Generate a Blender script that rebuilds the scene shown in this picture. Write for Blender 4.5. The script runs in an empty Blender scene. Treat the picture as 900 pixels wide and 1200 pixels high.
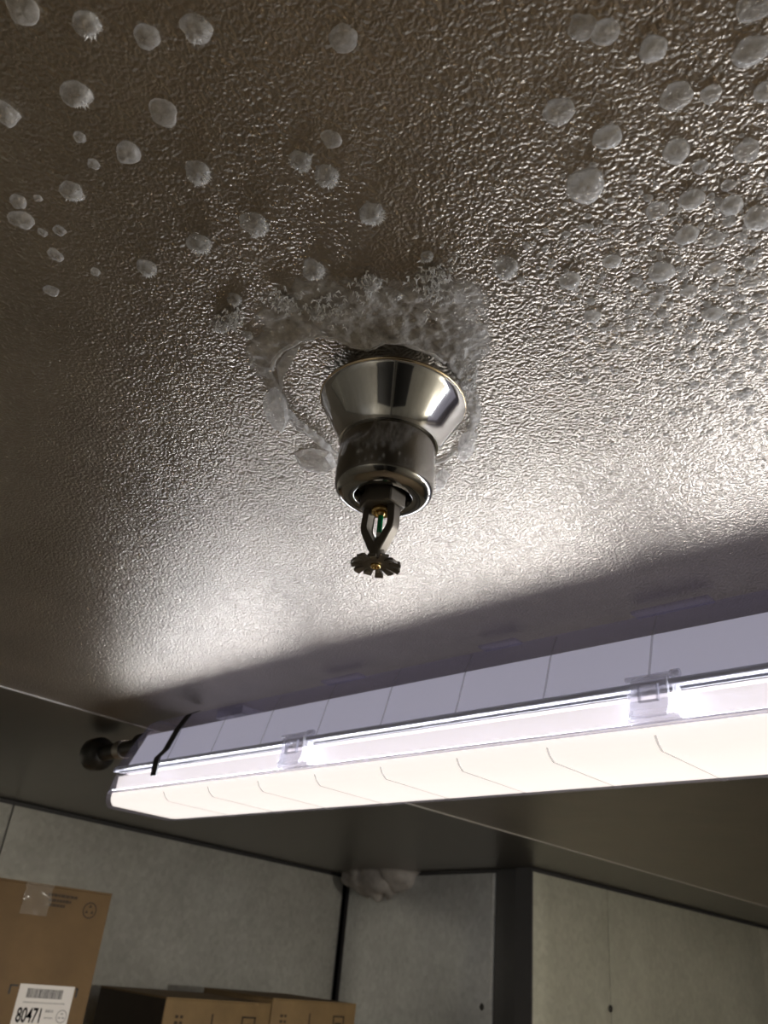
import bpy, bmesh, math, random
import numpy as np
from mathutils import Vector, Matrix, noise
random.seed(7)
# ------------------------------------------------------------------ camera
ZC = 2.10                      # camera height above the floor, metres
HC = 0.30                      # ceiling above the camera
F = 971.6
_pi, _ro, _ya = (math.radians(a) for a in (28.848, 6.0135, 46.873))
_fw = np.array([0, math.cos(_pi), math.sin(_pi)]); _rt = np.array([1., 0, 0]); _up = np.cross(_rt, _fw)
_r = math.cos(_ro)*_rt + math.sin(_ro)*_up; _u = -math.sin(_ro)*_rt + math.cos(_ro)*_up
_M = np.array([[math.cos(_ya), -math.sin(_ya), 0], [math.sin(_ya), math.cos(_ya), 0], [0, 0, 1.]])
FW, RT, UP = _M@_fw, _M@_r, _M@_u
scene = bpy.context.scene
cam = bpy.data.cameras.new('camera'); cam.sensor_fit = 'HORIZONTAL'; cam.sensor_width = 36
cam.lens = F/900*36; cam.clip_start = .01
cam.dof.use_dof = True; cam.dof.focus_distance = .47; cam.dof.aperture_fstop = 24
co = bpy.data.objects.new('camera', cam); scene.collection.objects.link(co)
co.matrix_world = Matrix(((RT[0], UP[0], -FW[0], 0), (RT[1], UP[1], -FW[1], 0), (RT[2], UP[2], -FW[2], ZC), (0, 0, 0, 1)))
scene.camera = co
# ------------------------------------------------------------------ light and exposure
w = bpy.data.worlds.new('world'); scene.world = w; w.use_nodes = True
w.node_tree.nodes['Background'].inputs[0].default_value = (.5, .45, .38, 1)
w.node_tree.nodes['Background'].inputs[1].default_value = .0
vs = scene.view_settings; vs.view_transform = 'Standard'; vs.look = 'None'; vs.exposure = 0.0; vs.gamma = 1; vs.use_curve_mapping = False
LED_BOTTOM = 1.15           # glow of the diffuser seen through the lens
LED_SIDE = .85
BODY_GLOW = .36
LAMP_DOWN = 6.5            # watts of the LED rows: downward and out of either side
LAMP_SIDE = 2.5
GLOBE = 57.0               # watts of the jar lamp further along the ceiling
# ------------------------------------------------------------------ pixel to place (distance always from a plane the thing touches)
def ray(x, y): return FW + RT*(x-450)/F - UP*(y-600)/F
def onz(x, y, z): d = ray(x, y); p = d*z/d[2]; return Vector((p[0], p[1], p[2]+ZC))
def onx(x, y, X): d = ray(x, y); p = d*X/d[0]; return Vector((p[0], p[1], p[2]+ZC))
def ony(x, y, Y): d = ray(x, y); p = d*Y/d[1]; return Vector((p[0], p[1], p[2]+ZC))
def proj(P):   # array (n,3) world -> pixels
    P = np.asarray(P, float) - np.array([0, 0, ZC]); ww = P@FW
    return np.stack([450+F*(P@RT)/ww, 600-F*(P@UP)/ww], -1)
ZT = ZC+HC                     # ceiling height
# ------------------------------------------------------------------ helpers
def link(o): scene.collection.objects.link(o); return o
def tag(o, label, cat, group=None, kind=None):
    if label: o['label'] = label
    if cat: o['category'] = cat
    if group: o['group'] = group
    if kind: o['kind'] = kind
    return o
def empty(name, loc=(0, 0, 0)):
    o = bpy.data.objects.new(name, None); o.location = loc; o.empty_display_size = .02; return link(o)
def obj(name, bm, mat, parent=None, smooth=True, label=None, auto=None):
    me = bpy.data.meshes.new(name)
    bmesh.ops.recalc_face_normals(bm, faces=bm.faces[:])
    if auto is not None:
        for e in bm.edges:
            if len(e.link_faces) == 2 and e.calc_face_angle(0) > math.radians(auto): e.smooth = False
    bm.to_mesh(me); bm.free()
    if smooth:
        for p in me.polygons: p.use_smooth = True
    me.materials.append(mat)
    o = bpy.data.objects.new(name, me); link(o)
    if parent:
        o.parent = parent; o.matrix_parent_inverse = Matrix.Translation(-wloc(parent))
    if label: o['label'] = label
    return o
def wloc(o):
    v = Vector(o.location)
    if o.parent: v = o.matrix_parent_inverse @ v + wloc(o.parent)
    return v
def structure(o): o['kind'] = 'structure'; return o
def box(bm, x0, x1, y0, y1, z0, z1, mtx=None):
    vs_ = [bm.verts.new((x, y, z)) for z in (z0, z1) for y in (y0, y1) for x in (x0, x1)]
    for f in ((0, 2, 3, 1), (4, 5, 7, 6), (0, 1, 5, 4), (2, 6, 7, 3), (0, 4, 6, 2), (1, 3, 7, 5)):
        bm.faces.new([vs_[i] for i in f])
    if mtx: bmesh.ops.transform(bm, matrix=mtx, verts=vs_)
    return vs_
def bevel(bm, w, seg=2):
    bmesh.ops.bevel(bm, geom=[e for e in bm.edges], offset=w, segments=seg, affect='EDGES', profile=.5)
def lathe(bm, prof, c, n=64, cap0=False, cap1=False):
    rings = []
    for r, z in prof:
        rings.append([bm.verts.new((c[0]+r*math.cos(2*math.pi*i/n), c[1]+r*math.sin(2*math.pi*i/n), z)) for i in range(n)])
    for a, b in zip(rings, rings[1:]):
        for i in range(n): bm.faces.new((a[i], a[(i+1) % n], b[(i+1) % n], b[i]))
    if cap0: bm.faces.new(rings[0])
    if cap1: bm.faces.new(rings[-1][::-1])
def tube(bm, pts, rad, n=10):
    pts = [Vector(p) for p in pts]; rings = []
    rads = rad if isinstance(rad, (list, tuple)) else [rad]*len(pts)
    for i, p in enumerate(pts):
        t = (pts[min(i+1, len(pts)-1)]-pts[max(i-1, 0)]).normalized()
        a = t.orthogonal().normalized() if i == 0 else (pa - t*pa.dot(t)).normalized()
        pa = a; b = t.cross(a)
        rings.append([bm.verts.new(p+rads[i]*(a*math.cos(2*math.pi*k/n)+b*math.sin(2*math.pi*k/n))) for k in range(n)])
    for A, B in zip(rings, rings[1:]):
        for k in range(n): bm.faces.new((A[k], A[(k+1) % n], B[(k+1) % n], B[k]))
    bm.faces.new(rings[0][::-1]); bm.faces.new(rings[-1])
def prism(bm, poly, axis_from, axis_to, frame):
    """extrude a 2-D polygon; frame(a, b, t) -> world point"""
    A = [bm.verts.new(frame(a, b, axis_from)) for a, b in poly]; B = [bm.verts.new(frame(a, b, axis_to)) for a, b in poly]
    n = len(poly)
    for i in range(n): bm.faces.new((A[i], A[(i+1) % n], B[(i+1) % n], B[i]))
    bm.faces.new(A[::-1]); bm.faces.new(B)
# ------------------------------------------------------------------ materials
def mat(name, col, rough=.5, metal=0., **k):
    m = bpy.data.materials.new(name); m.use_nodes = True; b = m.node_tree.nodes['Principled BSDF']
    b.inputs['Base Color'].default_value = (*col, 1); b.inputs['Roughness'].default_value = rough; b.inputs['Metallic'].default_value = metal
    for kk, v in k.items(): b.inputs[kk.replace('_', ' ')].default_value = v
    return m
def nd(m, t, **k):
    n = m.node_tree.nodes.new(t)
    for a, v in k.items():
        if hasattr(n, a) and not a.startswith('i_'): setattr(n, a, v)
    return n
def lk(m, a, b): m.node_tree.links.new(a, b)
def bsdf(m): return m.node_tree.nodes['Principled BSDF']
def ramp(m, src, stops):
    r = nd(m, 'ShaderNodeValToRGB'); e = r.color_ramp.elements
    while len(e) < len(stops): e.new(.5)
    for i, (p, c) in enumerate(stops): e[i].position = p; e[i].color = (*c, 1) if len(c) == 3 else c
    lk(m, src, r.inputs[0]); return r
def geo_pos(m): return nd(m, 'ShaderNodeNewGeometry').outputs['Position']
def noise_tex(m, scale, detail=3, rough=.5, vec=None, dist=0):
    n = nd(m, 'ShaderNodeTexNoise'); n.inputs['Scale'].default_value = scale; n.inputs['Detail'].default_value = detail
    n.inputs['Roughness'].default_value = rough; n.inputs['Distortion'].default_value = dist
    lk(m, vec or geo_pos(m), n.inputs['Vector']); return n
def bump(m, h, strength, dist, normal=None):
    b = nd(m, 'ShaderNodeBump'); b.inputs['Strength'].default_value = strength; b.inputs['Distance'].default_value = dist
    lk(m, h, b.inputs['Height'])
    if normal: lk(m, normal, b.inputs['Normal'])
    return b
def math_n(m, op, a, b=None):
    n = nd(m, 'ShaderNodeMath', operation=op)
    for i, v in enumerate((a, b)):
        if v is None: continue
        if isinstance(v, (int, float)): n.inputs[i].default_value = v
        else: lk(m, v, n.inputs[i])
    return n.outputs[0]

# ceiling: stucco-embossed metal sheet with a dull sheen
def ceiling_mat(name, relief, tint):
    m = mat(name, (.30, .27, .22), .36, .94)
    b = bsdf(m); pos = geo_pos(m)
    warp = noise_tex(m, 140, 2, .5, pos)
    mixv = nd(m, 'ShaderNodeVectorMath', operation='MULTIPLY_ADD')
    lk(m, warp.outputs['Color'], mixv.inputs[0]); mixv.inputs[1].default_value = (.005,)*3; lk(m, pos, mixv.inputs[2])
    v = nd(m, 'ShaderNodeTexVoronoi', feature='SMOOTH_F1'); v.inputs['Scale'].default_value = 500; v.inputs['Smoothness'].default_value = .55
    lk(m, mixv.outputs[0], v.inputs['Vector'])
    n2 = noise_tex(m, 520, 2, .5, pos)
    h = math_n(m, 'ADD', math_n(m, 'MULTIPLY', v.outputs['Distance'], -1.0), math_n(m, 'MULTIPLY', n2.outputs['Fac'], .7))
    bp = bump(m, h, relief, .0022)
    big = noise_tex(m, 5, 3, .6, pos)
    bp2 = bump(m, big.outputs['Fac'], .12, .01, bp.outputs[0])
    lk(m, bp2.outputs[0], b.inputs['Normal'])
    n3 = noise_tex(m, 9, 4, .65, pos)
    r = ramp(m, n3.outputs['Fac'], [(.3, tuple(x*.86 for x in tint)), (.7, tuple(x*1.1 for x in tint))]); lk(m, r.outputs[0], b.inputs['Base Color'])
    rr = nd(m, 'ShaderNodeMapRange'); rr.inputs[3].default_value = .27; rr.inputs[4].default_value = .36
    lk(m, n3.outputs['Fac'], rr.inputs[0]); lk(m, rr.outputs[0], b.inputs['Roughness'])
    return m
M_CEIL = ceiling_mat('embossed_ceiling_sheet', .36, (.345, .308, .262))
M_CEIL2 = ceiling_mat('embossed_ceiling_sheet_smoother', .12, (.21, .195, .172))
# galvanised wall sheet with spangle
def galv(name, c0, c1, rough=.38):
    m = mat(name, c0, rough, .4); b = bsdf(m); pos = geo_pos(m)
    v = nd(m, 'ShaderNodeTexVoronoi'); v.inputs['Scale'].default_value = 70; lk(m, pos, v.inputs['Vector'])
    n = noise_tex(m, 6, 4, .6, pos); n2 = noise_tex(m, 45, 3, .6, pos)
    s = math_n(m, 'ADD', math_n(m, 'MULTIPLY', v.outputs['Color'], .22), math_n(m, 'ADD', math_n(m, 'MULTIPLY', n.outputs['Fac'], .55), math_n(m, 'MULTIPLY', n2.outputs['Fac'], .3)))
    r = ramp(m, s, [(.35, c0), (.72, c1)]); lk(m, r.outputs[0], b.inputs['Base Color'])
    bp = bump(m, n.outputs['Fac'], .25, .012); lk(m, bp.outputs[0], b.inputs['Normal'])
    return m
M_GALV = galv('galvanised_sheet', (.42, .41, .37), (.60, .59, .54))
M_GALV_B = galv('galvanised_sheet_cool', (.42, .425, .42), (.60, .605, .595))
M_GALV_Y = galv('galvanised_sheet_warm', (.50, .49, .40), (.66, .65, .54))
M_DARKTRIM = mat('dark_corner_trim', (.075, .073, .075), .45, .5)
M_GALV_D = galv('reflection_darkened_sheet', (.07, .07, .068), (.12, .12, .115))  # far wall's colour darkened to dim what the ceiling reflects
M_DKBOARD = mat('reflection_board_dark', (.03, .03, .03), .5)
M_ZINC = mat('zinc_fitting', (.45, .43, .40), .35, .9)
M_SEAM = mat('pale_sealant', (.40, .38, .35), .5)
M_SCREW = mat('screw_dark', (.06, .055, .05), .5, .6)
M_FLOOR = mat('floor_sheet', (.5, .46, .4), .6, .0)
n = noise_tex(M_FLOOR, 8, 4); lk(M_FLOOR, ramp(M_FLOOR, n.outputs['Fac'], [(.3, (.31, .24, .16)), (.7, (.39, .305, .21))]).outputs[0], bsdf(M_FLOOR).inputs['Base Color'])
M_CHROME = mat('polished_chrome', (.53, .52, .50), .08, 1.)
M_CUP = mat('chrome_dark_reflections', (.26, .25, .235), .13, 1.)  # dark surroundings mirrored in the cup are put into its colour
M_FRAME = mat('cast_bronze_frame', (.15, .135, .115), .48, .7)
M_BRASS = mat('brass', (.62, .44, .18), .25, 1.)
M_GREEN = mat('green_bulb_glass', (.0, .22, .07), .08, 0, Coat_Weight=.6)
M_WHITE = mat('white_plastic', (.8, .8, .78), .4)
M_BLACK = mat('black_rubber', (.012, .012, .013), .5)
M_DKPLASTIC = mat('black_plastic', (.02, .019, .018), .35)
def mix_transparent(m, fac, tint=(1, 1, 1)):
    """lets light through: mixes the surface with a see-through layer"""
    nt = m.node_tree; out = [x for x in nt.nodes if x.type == 'OUTPUT_MATERIAL'][0]
    t = nd(m, 'ShaderNodeBsdfTransparent'); t.inputs[0].default_value = (*tint, 1)
    mx = nd(m, 'ShaderNodeMixShader')
    if isinstance(fac, (int, float)): mx.inputs[0].default_value = fac
    else: lk(m, fac, mx.inputs[0])
    lk(m, bsdf(m).outputs[0], mx.inputs[1]); lk(m, t.outputs[0], mx.inputs[2]); lk(m, mx.outputs[0], out.inputs[0])
    return m
# frost and ice: pale, lets light seep through, partly see-through
def ice(name, col, rough, nscale, nstr, see, seep, thin=(.45, 1.)):
    m = mat(name, col, rough, 0); n = noise_tex(m, nscale, 3, .6); bp = bump(m, n.outputs['Fac'], nstr, .002); lk(m, bp.outputs[0], bsdf(m).inputs['Normal'])
    out = [x for x in m.node_tree.nodes if x.type == 'OUTPUT_MATERIAL'][0]
    tl = nd(m, 'ShaderNodeBsdfTranslucent'); tl.inputs[0].default_value = (*col, 1)
    m1 = nd(m, 'ShaderNodeMixShader'); m1.inputs[0].default_value = seep; lk(m, bsdf(m).outputs[0], m1.inputs[1]); lk(m, tl.outputs[0], m1.inputs[2])
    gz = nd(m, 'ShaderNodeSeparateXYZ'); lk(m, nd(m, 'ShaderNodeTexCoord').outputs['Generated'], gz.inputs[0])
    th = nd(m, 'ShaderNodeMapRange', interpolation_type='SMOOTHSTEP'); th.inputs[1].default_value = thin[0]; th.inputs[2].default_value = thin[1]; lk(m, gz.outputs[2], th.inputs[0])   # thin rims are clearer
    tr = nd(m, 'ShaderNodeBsdfTransparent'); m2 = nd(m, 'ShaderNodeMixShader'); lk(m, m1.outputs[0], m2.inputs[1]); lk(m, tr.outputs[0], m2.inputs[2])
    fr = ramp(m, noise_tex(m, see[0], 4, .62).outputs['Fac'], [(.36, (see[1],)*3), (.66, (see[2],)*3)]); mxx = math_n(m, 'MAXIMUM', fr.outputs[0], th.outputs[0]); lk(m, mxx, m2.inputs[0]); lk(m, m2.outputs[0], out.inputs[0])
    return m
M_FROST = ice('white_frost', (.92, .91, .89), .6, 900, .5, (300, .05, .0), .35, (2, 3))
M_ICE = ice('milky_ice', (.95, .94, .92), .14, 200, .35, (170, .52, .18), .45)
M_ICESOFT = ice('half_clear_ice', (.93, .92, .90), .14, 200, .35, (170, .74, .40), .45)
M_DROP = ice('clear_ice', (.95, .94, .92), .05, 260, .35, (200, .66, .34), .5)
M_LIP = ice('lip_ice', (.88, .86, .83), .2, 260, .5, (120, .55, .15), .5, (2, 3))
M_CRUST = ice('frost_crust_ice', (.84, .82, .79), .35, 330, .8, (65, .64, .10), .4, (.50, .92))
# fixture plastics
M_CLEAR = mat('clear_polycarbonate', (.62, .60, .72), .12, 0); mix_transparent(M_CLEAR, .86, (.90, .89, .97))
M_CLEARPART = mat('clear_moulded_part', (.52, .51, .57), .10, 0); mix_transparent(M_CLEARPART, .55, (.93, .93, .97))
M_LATCH = mat('clear_latch', (.92, .91, .94), .08, 0, Emission_Color=(.9, .9, .95, 1), Emission_Strength=.0); mix_transparent(M_LATCH, .72, (.97, .97, 1))
M_RIM = mat('clear_rim', (.34, .335, .38), .12, 0); mix_transparent(M_RIM, .25, (.93, .93, .97))
M_RIB = mat('moulded_rib', (.55, .54, .62), .2, 0); mix_transparent(M_RIB, .6)
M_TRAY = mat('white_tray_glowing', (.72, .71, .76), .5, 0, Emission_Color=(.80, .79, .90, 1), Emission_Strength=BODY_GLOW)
M_LED = mat('led_diffuser', (.9, .88, .8), .5, 0, Emission_Color=(1., .94, .80, 1), Emission_Strength=LED_BOTTOM)
M_LEDS = mat('led_diffuser_side', (.9, .88, .85), .5, 0, Emission_Color=(1., .93, .84, 1), Emission_Strength=LED_SIDE)
# cardboard
def card(name, c):
    m = mat(name, c, .75); n = noise_tex(m, 14, 4, .6)
    lk(m, ramp(m, n.outputs['Fac'], [(.3, tuple(x*.86 for x in c)), (.7, tuple(min(1, x*1.12) for x in c))]).outputs[0], bsdf(m).inputs['Base Color']); return m
M_CARD = card('cardboard', (.165, .102, .046)); M_CARD2 = card('cardboard_lighter', (.215, .138, .060)); M_CARDSHADE = card('shaded_end_card', (.045, .03, .018))
M_INK = mat('box_ink', (.04, .024, .012), .7); M_LABEL = mat('paper_label', (.78, .75, .74), .6); M_BLKINK = mat('black_ink', (.03, .03, .035), .6); M_GREYINK = mat('grey_ink', (.33, .32, .33), .6)
M_TAPE = mat('clear_tape', (.55, .5, .44), .12); mix_transparent(M_TAPE, .75)
M_SHELF = mat('shelf_steel', (.4, .4, .4), .4, .8)

# ------------------------------------------------------------------ room shell
XS = -1.20
ceil_bm = bmesh.new(); box(ceil_bm, -2.62, 1.3, -1.3, 4.6, ZT+.004, ZT+.06)
ceiling = structure(obj('ceiling', ceil_bm, M_CEIL2, smooth=False))
bm = bmesh.new(); box(bm, XS+.0015, 1.3, -1.3, 4.6, ZT, ZT+.004); obj('ceiling_panel', bm, M_CEIL, ceiling, False)
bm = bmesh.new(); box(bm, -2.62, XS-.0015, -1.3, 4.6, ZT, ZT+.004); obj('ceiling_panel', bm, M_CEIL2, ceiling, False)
bm = bmesh.new(); box(bm, XS-.0022, XS+.0022, -1.3, 4.6, ZT-.0015, ZT+.001); obj('seam_bead', bm, M_SEAM, ceiling, False, 'thin pale sealant bead along the ceiling joint')
bm = bmesh.new(); box(bm, -2.62, 1.3, -1.3, 4.6, -.06, 0); structure(obj('floor', bm, M_FLOOR, smooth=False))

def wall(name, P, Q, panels, mat_back, thick=.06, s0=0):
    """straight wall from P to Q (xy), inner face on the left-hand side of P->Q; panels = (t0, t1, material, swell, hem)"""
    P = Vector((P[0], P[1], 0)); Q = Vector((Q[0], Q[1], 0)); d = (Q-P).normalized(); nrm = Vector((-d.y, d.x, 0))
    def fr(t, dep, z): v = P+d*t+nrm*dep; return Vector((v.x, v.y, z))
    L = (Q-P).length
    bm = bmesh.new(); prism(bm, [(s0, -thick), (L, -thick), (L, -.006), (s0, -.006)], 0, ZT-.001, lambda a, b, t: fr(a, b, t))
    o = structure(obj(name, bm, mat_back, smooth=False))
    for t0, t1, mm, swell, hem in panels:
        bm = bmesh.new(); nx, nz = 24, 20
        g = []
        for i in range(nx+1):
            row = []
            for j in range(nz+1):
                a, bq = i/nx, j/nz; t = t0+.0025+(t1-t0-.005)*a
                edge = min(1, min(a, 1-a)*8); topf = min(1, (1-bq)*14)
                dep = swell*edge*topf*(.6+.8*noise.noise(Vector((t*2.2, bq*3, 3.1))))
                row.append(bm.verts.new(fr(t, dep, .002+(ZT-.012-.002)*bq**.35)))
            g.append(row)
        for i in range(nx):
            for j in range(nz): bm.faces.new((g[i][j], g[i+1][j], g[i+1][j+1], g[i][j+1]))
        # returned edges
        for row in (g[0], g[-1]):
            back = [bm.verts.new(v.co-nrm*(.0055+(v.co-P).dot(nrm))) for v in row]
            for j in range(nz): bm.faces.new((row[j], row[j+1], back[j+1], back[j]))
        p = obj('wall_panel', bm, mm, o, auto=30)
        for h in hem:   # raised hem next to a joint
            bm = bmesh.new(); prism(bm, [(t0+h-.005, .0), (t0+h-.002, .0016), (t0+h+.002, .0016), (t0+h+.005, .0)], .002, ZT-.014, lambda a, b, t: fr(a, b, t)); obj('hem', bm, mm, o, False)
    return o, fr
CA = (-2.277, .892); dW = (-.1247, 1.0)
def w1(y): return (CA[0]+dW[0]*(y-CA[1]), y)
C1 = w1(2.30); C2 = (-1.5, 2.135); C3 = (-1.5, 4.55)
# left wall: inner face to +x; run from far to near so that the left-hand side is inside
A0 = w1(-1.25); Lw = (Vector(C1)-Vector(A0)).length
def tw1(px, py):  # distance from C1 along the wall of a pixel at the wall's foot line
    p = onz(px, py, HC); return (Vector(C1)-Vector((p.x, p.y))).length
ts = (Vector(C1)-Vector(w1(.935))).length
wl, f1 = wall('wall_left', A0, C1, [], M_BLACK)   # placeholder orientation fixed below
bpy.data.objects.remove(wl)
wl, f1 = wall('wall_left', C1, A0, [(.012, ts, M_GALV, .006, ()), (ts, Lw, M_GALV, .006, ())], M_DARKTRIM)
L2 = (Vector(C2)-Vector(C1)).length
wb, f2 = wall('wall_back', C2, C1, [(0.0, .155, M_DARKTRIM, .001, ()), (.155, L2-.03, M_GALV_B, .018, (.012,))], M_DARKTRIM, s0=.03)
wr, f3 = wall('wall_right', C3, C2, [(4.55-2.535, 4.55-2.135, M_GALV_Y, .014, ()), (4.55-3.68, 4.55-2.535, M_GALV_Y, .020, (4.55-2.535-(4.55-3.68)-.03,)), (0, 4.55-3.68, M_GALV_Y, .006, ())], M_DARKTRIM)
wall('wall_far', (1.25, 4.55), C3, [(0, 1.3, M_GALV_D, .004, ()), (1.3, 2.75, M_GALV_D, .004, ())], M_DARKTRIM)
wall('wall_near', A0, (1.25, -1.25), [(0, 1.0, M_GALV, .004, ()), (1.0, 2.2, M_GALV, .004, ()), (2.2, 3.2, M_GALV, .004, ())], M_DARKTRIM)
wall('wall_side', (1.25, -1.25), (1.25, 4.55), [(0, 1.2, M_GALV, .004, ()), (1.2, 2.4, M_GALV, .004, ()), (2.4, 3.6, M_GALV, .004, ()), (3.6, 5.8, M_GALV, .004, ())], M_DARKTRIM)
def board(name, x0, x1, y0, y1, label):  # dark board, unseen, added to give the chrome dark reflection bands
    bm = bmesh.new(); box(bm, x0, x1, y0, y1, .02, 2.02); bevel(bm, .006, 2); d = structure(obj(name, bm, M_DKBOARD, auto=40)); d['label'] = label
    bm = bmesh.new(); xm, ym = (x0+x1)/2, (y0+y1)/2
    if x1-x0 > y1-y0: box(bm, x0+.08, x0+.11, y1, y1+.05, .95, 1.15)
    else: box(bm, x0-.05, x0, y1-.11, y1-.08, .95, 1.15)
    bevel(bm, .006, 2); obj('board_handle', bm, M_ZINC, d, auto=40)
def screw(p, nrm, parent, r=.010):
    bm = bmesh.new(); q = Vector((0, 0, 1)).rotation_difference(nrm).to_matrix().to_4x4(); 
    lathe(bm, [(r, 0), (r*.95, .002), (r*.6, .0035), (r*.15, .004)], (0, 0), 12, True, True)
    bmesh.ops.transform(bm, matrix=Matrix.Translation(p)@q, verts=bm.verts[:]); obj('screw', bm, M_SCREW, parent)
def hit(px, py, P, Q, off=.004):
    d = ray(px, py); P = np.array(P); Q = np.array(Q); e = Q-P; nn = np.array([-e[1], e[0]]); t = (P@nn)/(d[:2]@nn); p = d*t
    n3 = Vector((nn[0], nn[1], 0)).normalized()
    if n3.dot(Vector(d)) > 0: n3 = -n3
    return Vector((p[0], p[1], p[2]+ZC))+n3*off, n3
for px, py, (P, Q), par in ((402, 1150, (C1, A0), wl), (566, 1180, (C1, C2), wb), (714, 1182, (C2, C3), wr)):
    p, nn = hit(px, py, P, Q); screw(p, nn, par)

board('board_1', .22, 1.08, -1.236, -1.20, 'added dark reflection door behind the viewpoint')
board('board_2', 1.20, 1.236, -1.10, -.25, 'added dark side reflection door behind the viewpoint')
# ------------------------------------------------------------------ sprinkler
sc = onz(461, 468, .295); SX, SY = sc.x, sc.y
def Z(z): return ZC+z
spr = tag(empty('fire_sprinkler', (SX, SY, ZT)), 'chrome pendent fire sprinkler hanging from the frosted ceiling', 'sprinkler')
c = (SX, SY)
def ZQ(z): return Z(z+(.0018 if z < .25 else 0))
bm = bmesh.new()
lathe(bm, [(.0330, ZQ(.2998)), (.0335, ZQ(.2940)), (.0424, ZQ(.2925)), (.0430, ZQ(.2905)), (.0424, ZQ(.2887)), (.0405, ZQ(.2858)), (.0360, ZQ(.2780)), (.0318, ZQ(.2700)), (.0290, ZQ(.2640)), (.0284, ZQ(.2615)), (.0268, ZQ(.2612)), (.0268, ZQ(.262))], c, 96)
esc = obj('escutcheon', bm, M_CHROME, spr, auto=60, label='flared polished chrome escutcheon')
bm = bmesh.new(); 
for k in range(1): lathe(bm, [(.0424+.0009*math.cos(a), ZQ(.2908)+.0013*math.sin(a)) for a in np.linspace(0, 2*math.pi, 9)], c, 96)
obj('rim_bead', bm, mat('rim_bead_brass', (.60, .48, .32), .16, 1), esc)
bm = bmesh.new()
prof = [(.0272, ZQ(.2612)), (.0276, ZQ(.2604)), (.0276, ZQ(.238))]
for a in np.linspace(0, math.pi/2, 9): prof.append((.0196+.0080*math.cos(a), ZQ(.2325)-.0075*math.sin(a)))
prof += [(.0168, ZQ(.2248)), (.0158, ZQ(.2256)), (.0156, ZQ(.240))]
lathe(bm, prof, c, 96); obj('support_cup', bm, M_CUP, spr, auto=70, label='chrome cup with dark reflections in its colour below the flared escutcheon')
bm = bmesh.new(); lathe(bm, [(.0157, ZQ(.239)), (.004, ZQ(.239))], c, 32); lathe(bm, [(.0105, ZQ(.2385)), (.0105, ZQ(.226))], c, 32); obj('body', bm, M_FRAME, spr)
# frame axes
rh = Vector((RT[0], RT[1], 0)).normalized(); tw = Vector((-FW[0], -FW[1], 0)).normalized(); al = math.radians(33)
fa = (rh*math.cos(al)+tw*math.sin(al)).normalized(); fb = Vector((0, 0, 1)).cross(fa)
O = Vector((SX, SY, 0))
bm = bmesh.new()
hexp = [(.0134*math.cos(math.pi/3*i+.35), .0134*math.sin(math.pi/3*i+.35)) for i in range(6)]
prism(bm, hexp, ZQ(.2185), ZQ(.2275), lambda a, b, t: O+fa*a+fb*b*.86+Vector((0, 0, t))); bevel(bm, .0006, 1); obj('hex_boss', bm, M_FRAME, spr, auto=30)
for s in (-1, 1):
    bm = bmesh.new()
    outer = [(.0078, .2205), (.0104, .2180), (.0106, .2080), (.0102, .2045), (.0040, .1925), (.0016, .1895)]
    inner = [(.0042, .2205), (.0064, .2165), (.0070, .2080), (.0066, .2060), (.0022, .1985), (.0005, .1975)]
    w = .0031
    prism(bm, outer+inner[::-1], -w, w, lambda a, b, t: O+fa*(a*s)+fb*t+Vector((0, 0, ZQ(b)))); bevel(bm, .0005, 1); obj('frame_arm', bm, M_FRAME, spr, auto=25)
bm = bmesh.new(); lathe(bm, [(.0012, ZQ(.2010)), (.0022, ZQ(.1995)), (.0042, ZQ(.1935)), (.0044, ZQ(.1885)), (.0040, ZQ(.1865))], c, 20, True, True); obj('hub', bm, M_FRAME, spr, auto=40)
bm = bmesh.new(); lathe(bm, [(.0034, ZQ(.219)), (.0052, ZQ(.2185)), (.0056, ZQ(.2165)), (.0050, ZQ(.2155)), (.0038, ZQ(.2162)), (.0030, ZQ(.218))], c, 32); obj('seat_ring', bm, M_BRASS, spr, label='brass seat ring above the glass bulb')
bm = bmesh.new(); lathe(bm, [(.0012, ZQ(.219)), (.0024, ZQ(.2172)), (.0022, ZQ(.2150)), (.0012, ZQ(.2140))], c, 20, True, True); obj('bulb_button', bm, M_BRASS, spr)
bm = bmesh.new(); lathe(bm, [(.0009, ZQ(.2150)), (.0015, ZQ(.2140)), (.0016, ZQ(.2100)), (.0015, ZQ(.2045)), (.0012, ZQ(.2030))], c, 20, True, True); blb = obj('glass_bulb', bm, M_GREEN, spr, label='green liquid-filled glass bulb')
bm = bmesh.new(); lathe(bm, [(.0013, ZQ(.2036)), (.0016, ZQ(.2026)), (.0014, ZQ(.2012)), (.0009, ZQ(.2006))], c, 20, True, True); obj('bulb_tip', bm, M_WHITE, blb)
ZD = ZQ(.1855)
bm = bmesh.new(); lathe(bm, [(.0018, ZD+.0012), (.0066, ZD+.0010), (.0074, ZD+.0004), (.0074, ZD-.0006), (.0060, ZD-.0008), (.0022, ZD-.0009), (.0018, ZD-.0006)], c, 36); deff = obj('deflector', bm, M_FRAME, spr, auto=40, label='slotted disc deflector at the tip')
bm = bmesh.new(); lathe(bm, [(.0019, ZD+.001), (.0027, ZD-.0008), (.0027, ZD-.0022), (.0021, ZD-.0026), (.0016, ZD-.0022), (.0014, ZD+.001)], c, 24); obj('rivet_ring', bm, M_BRASS, deff)
NT = 12
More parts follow.
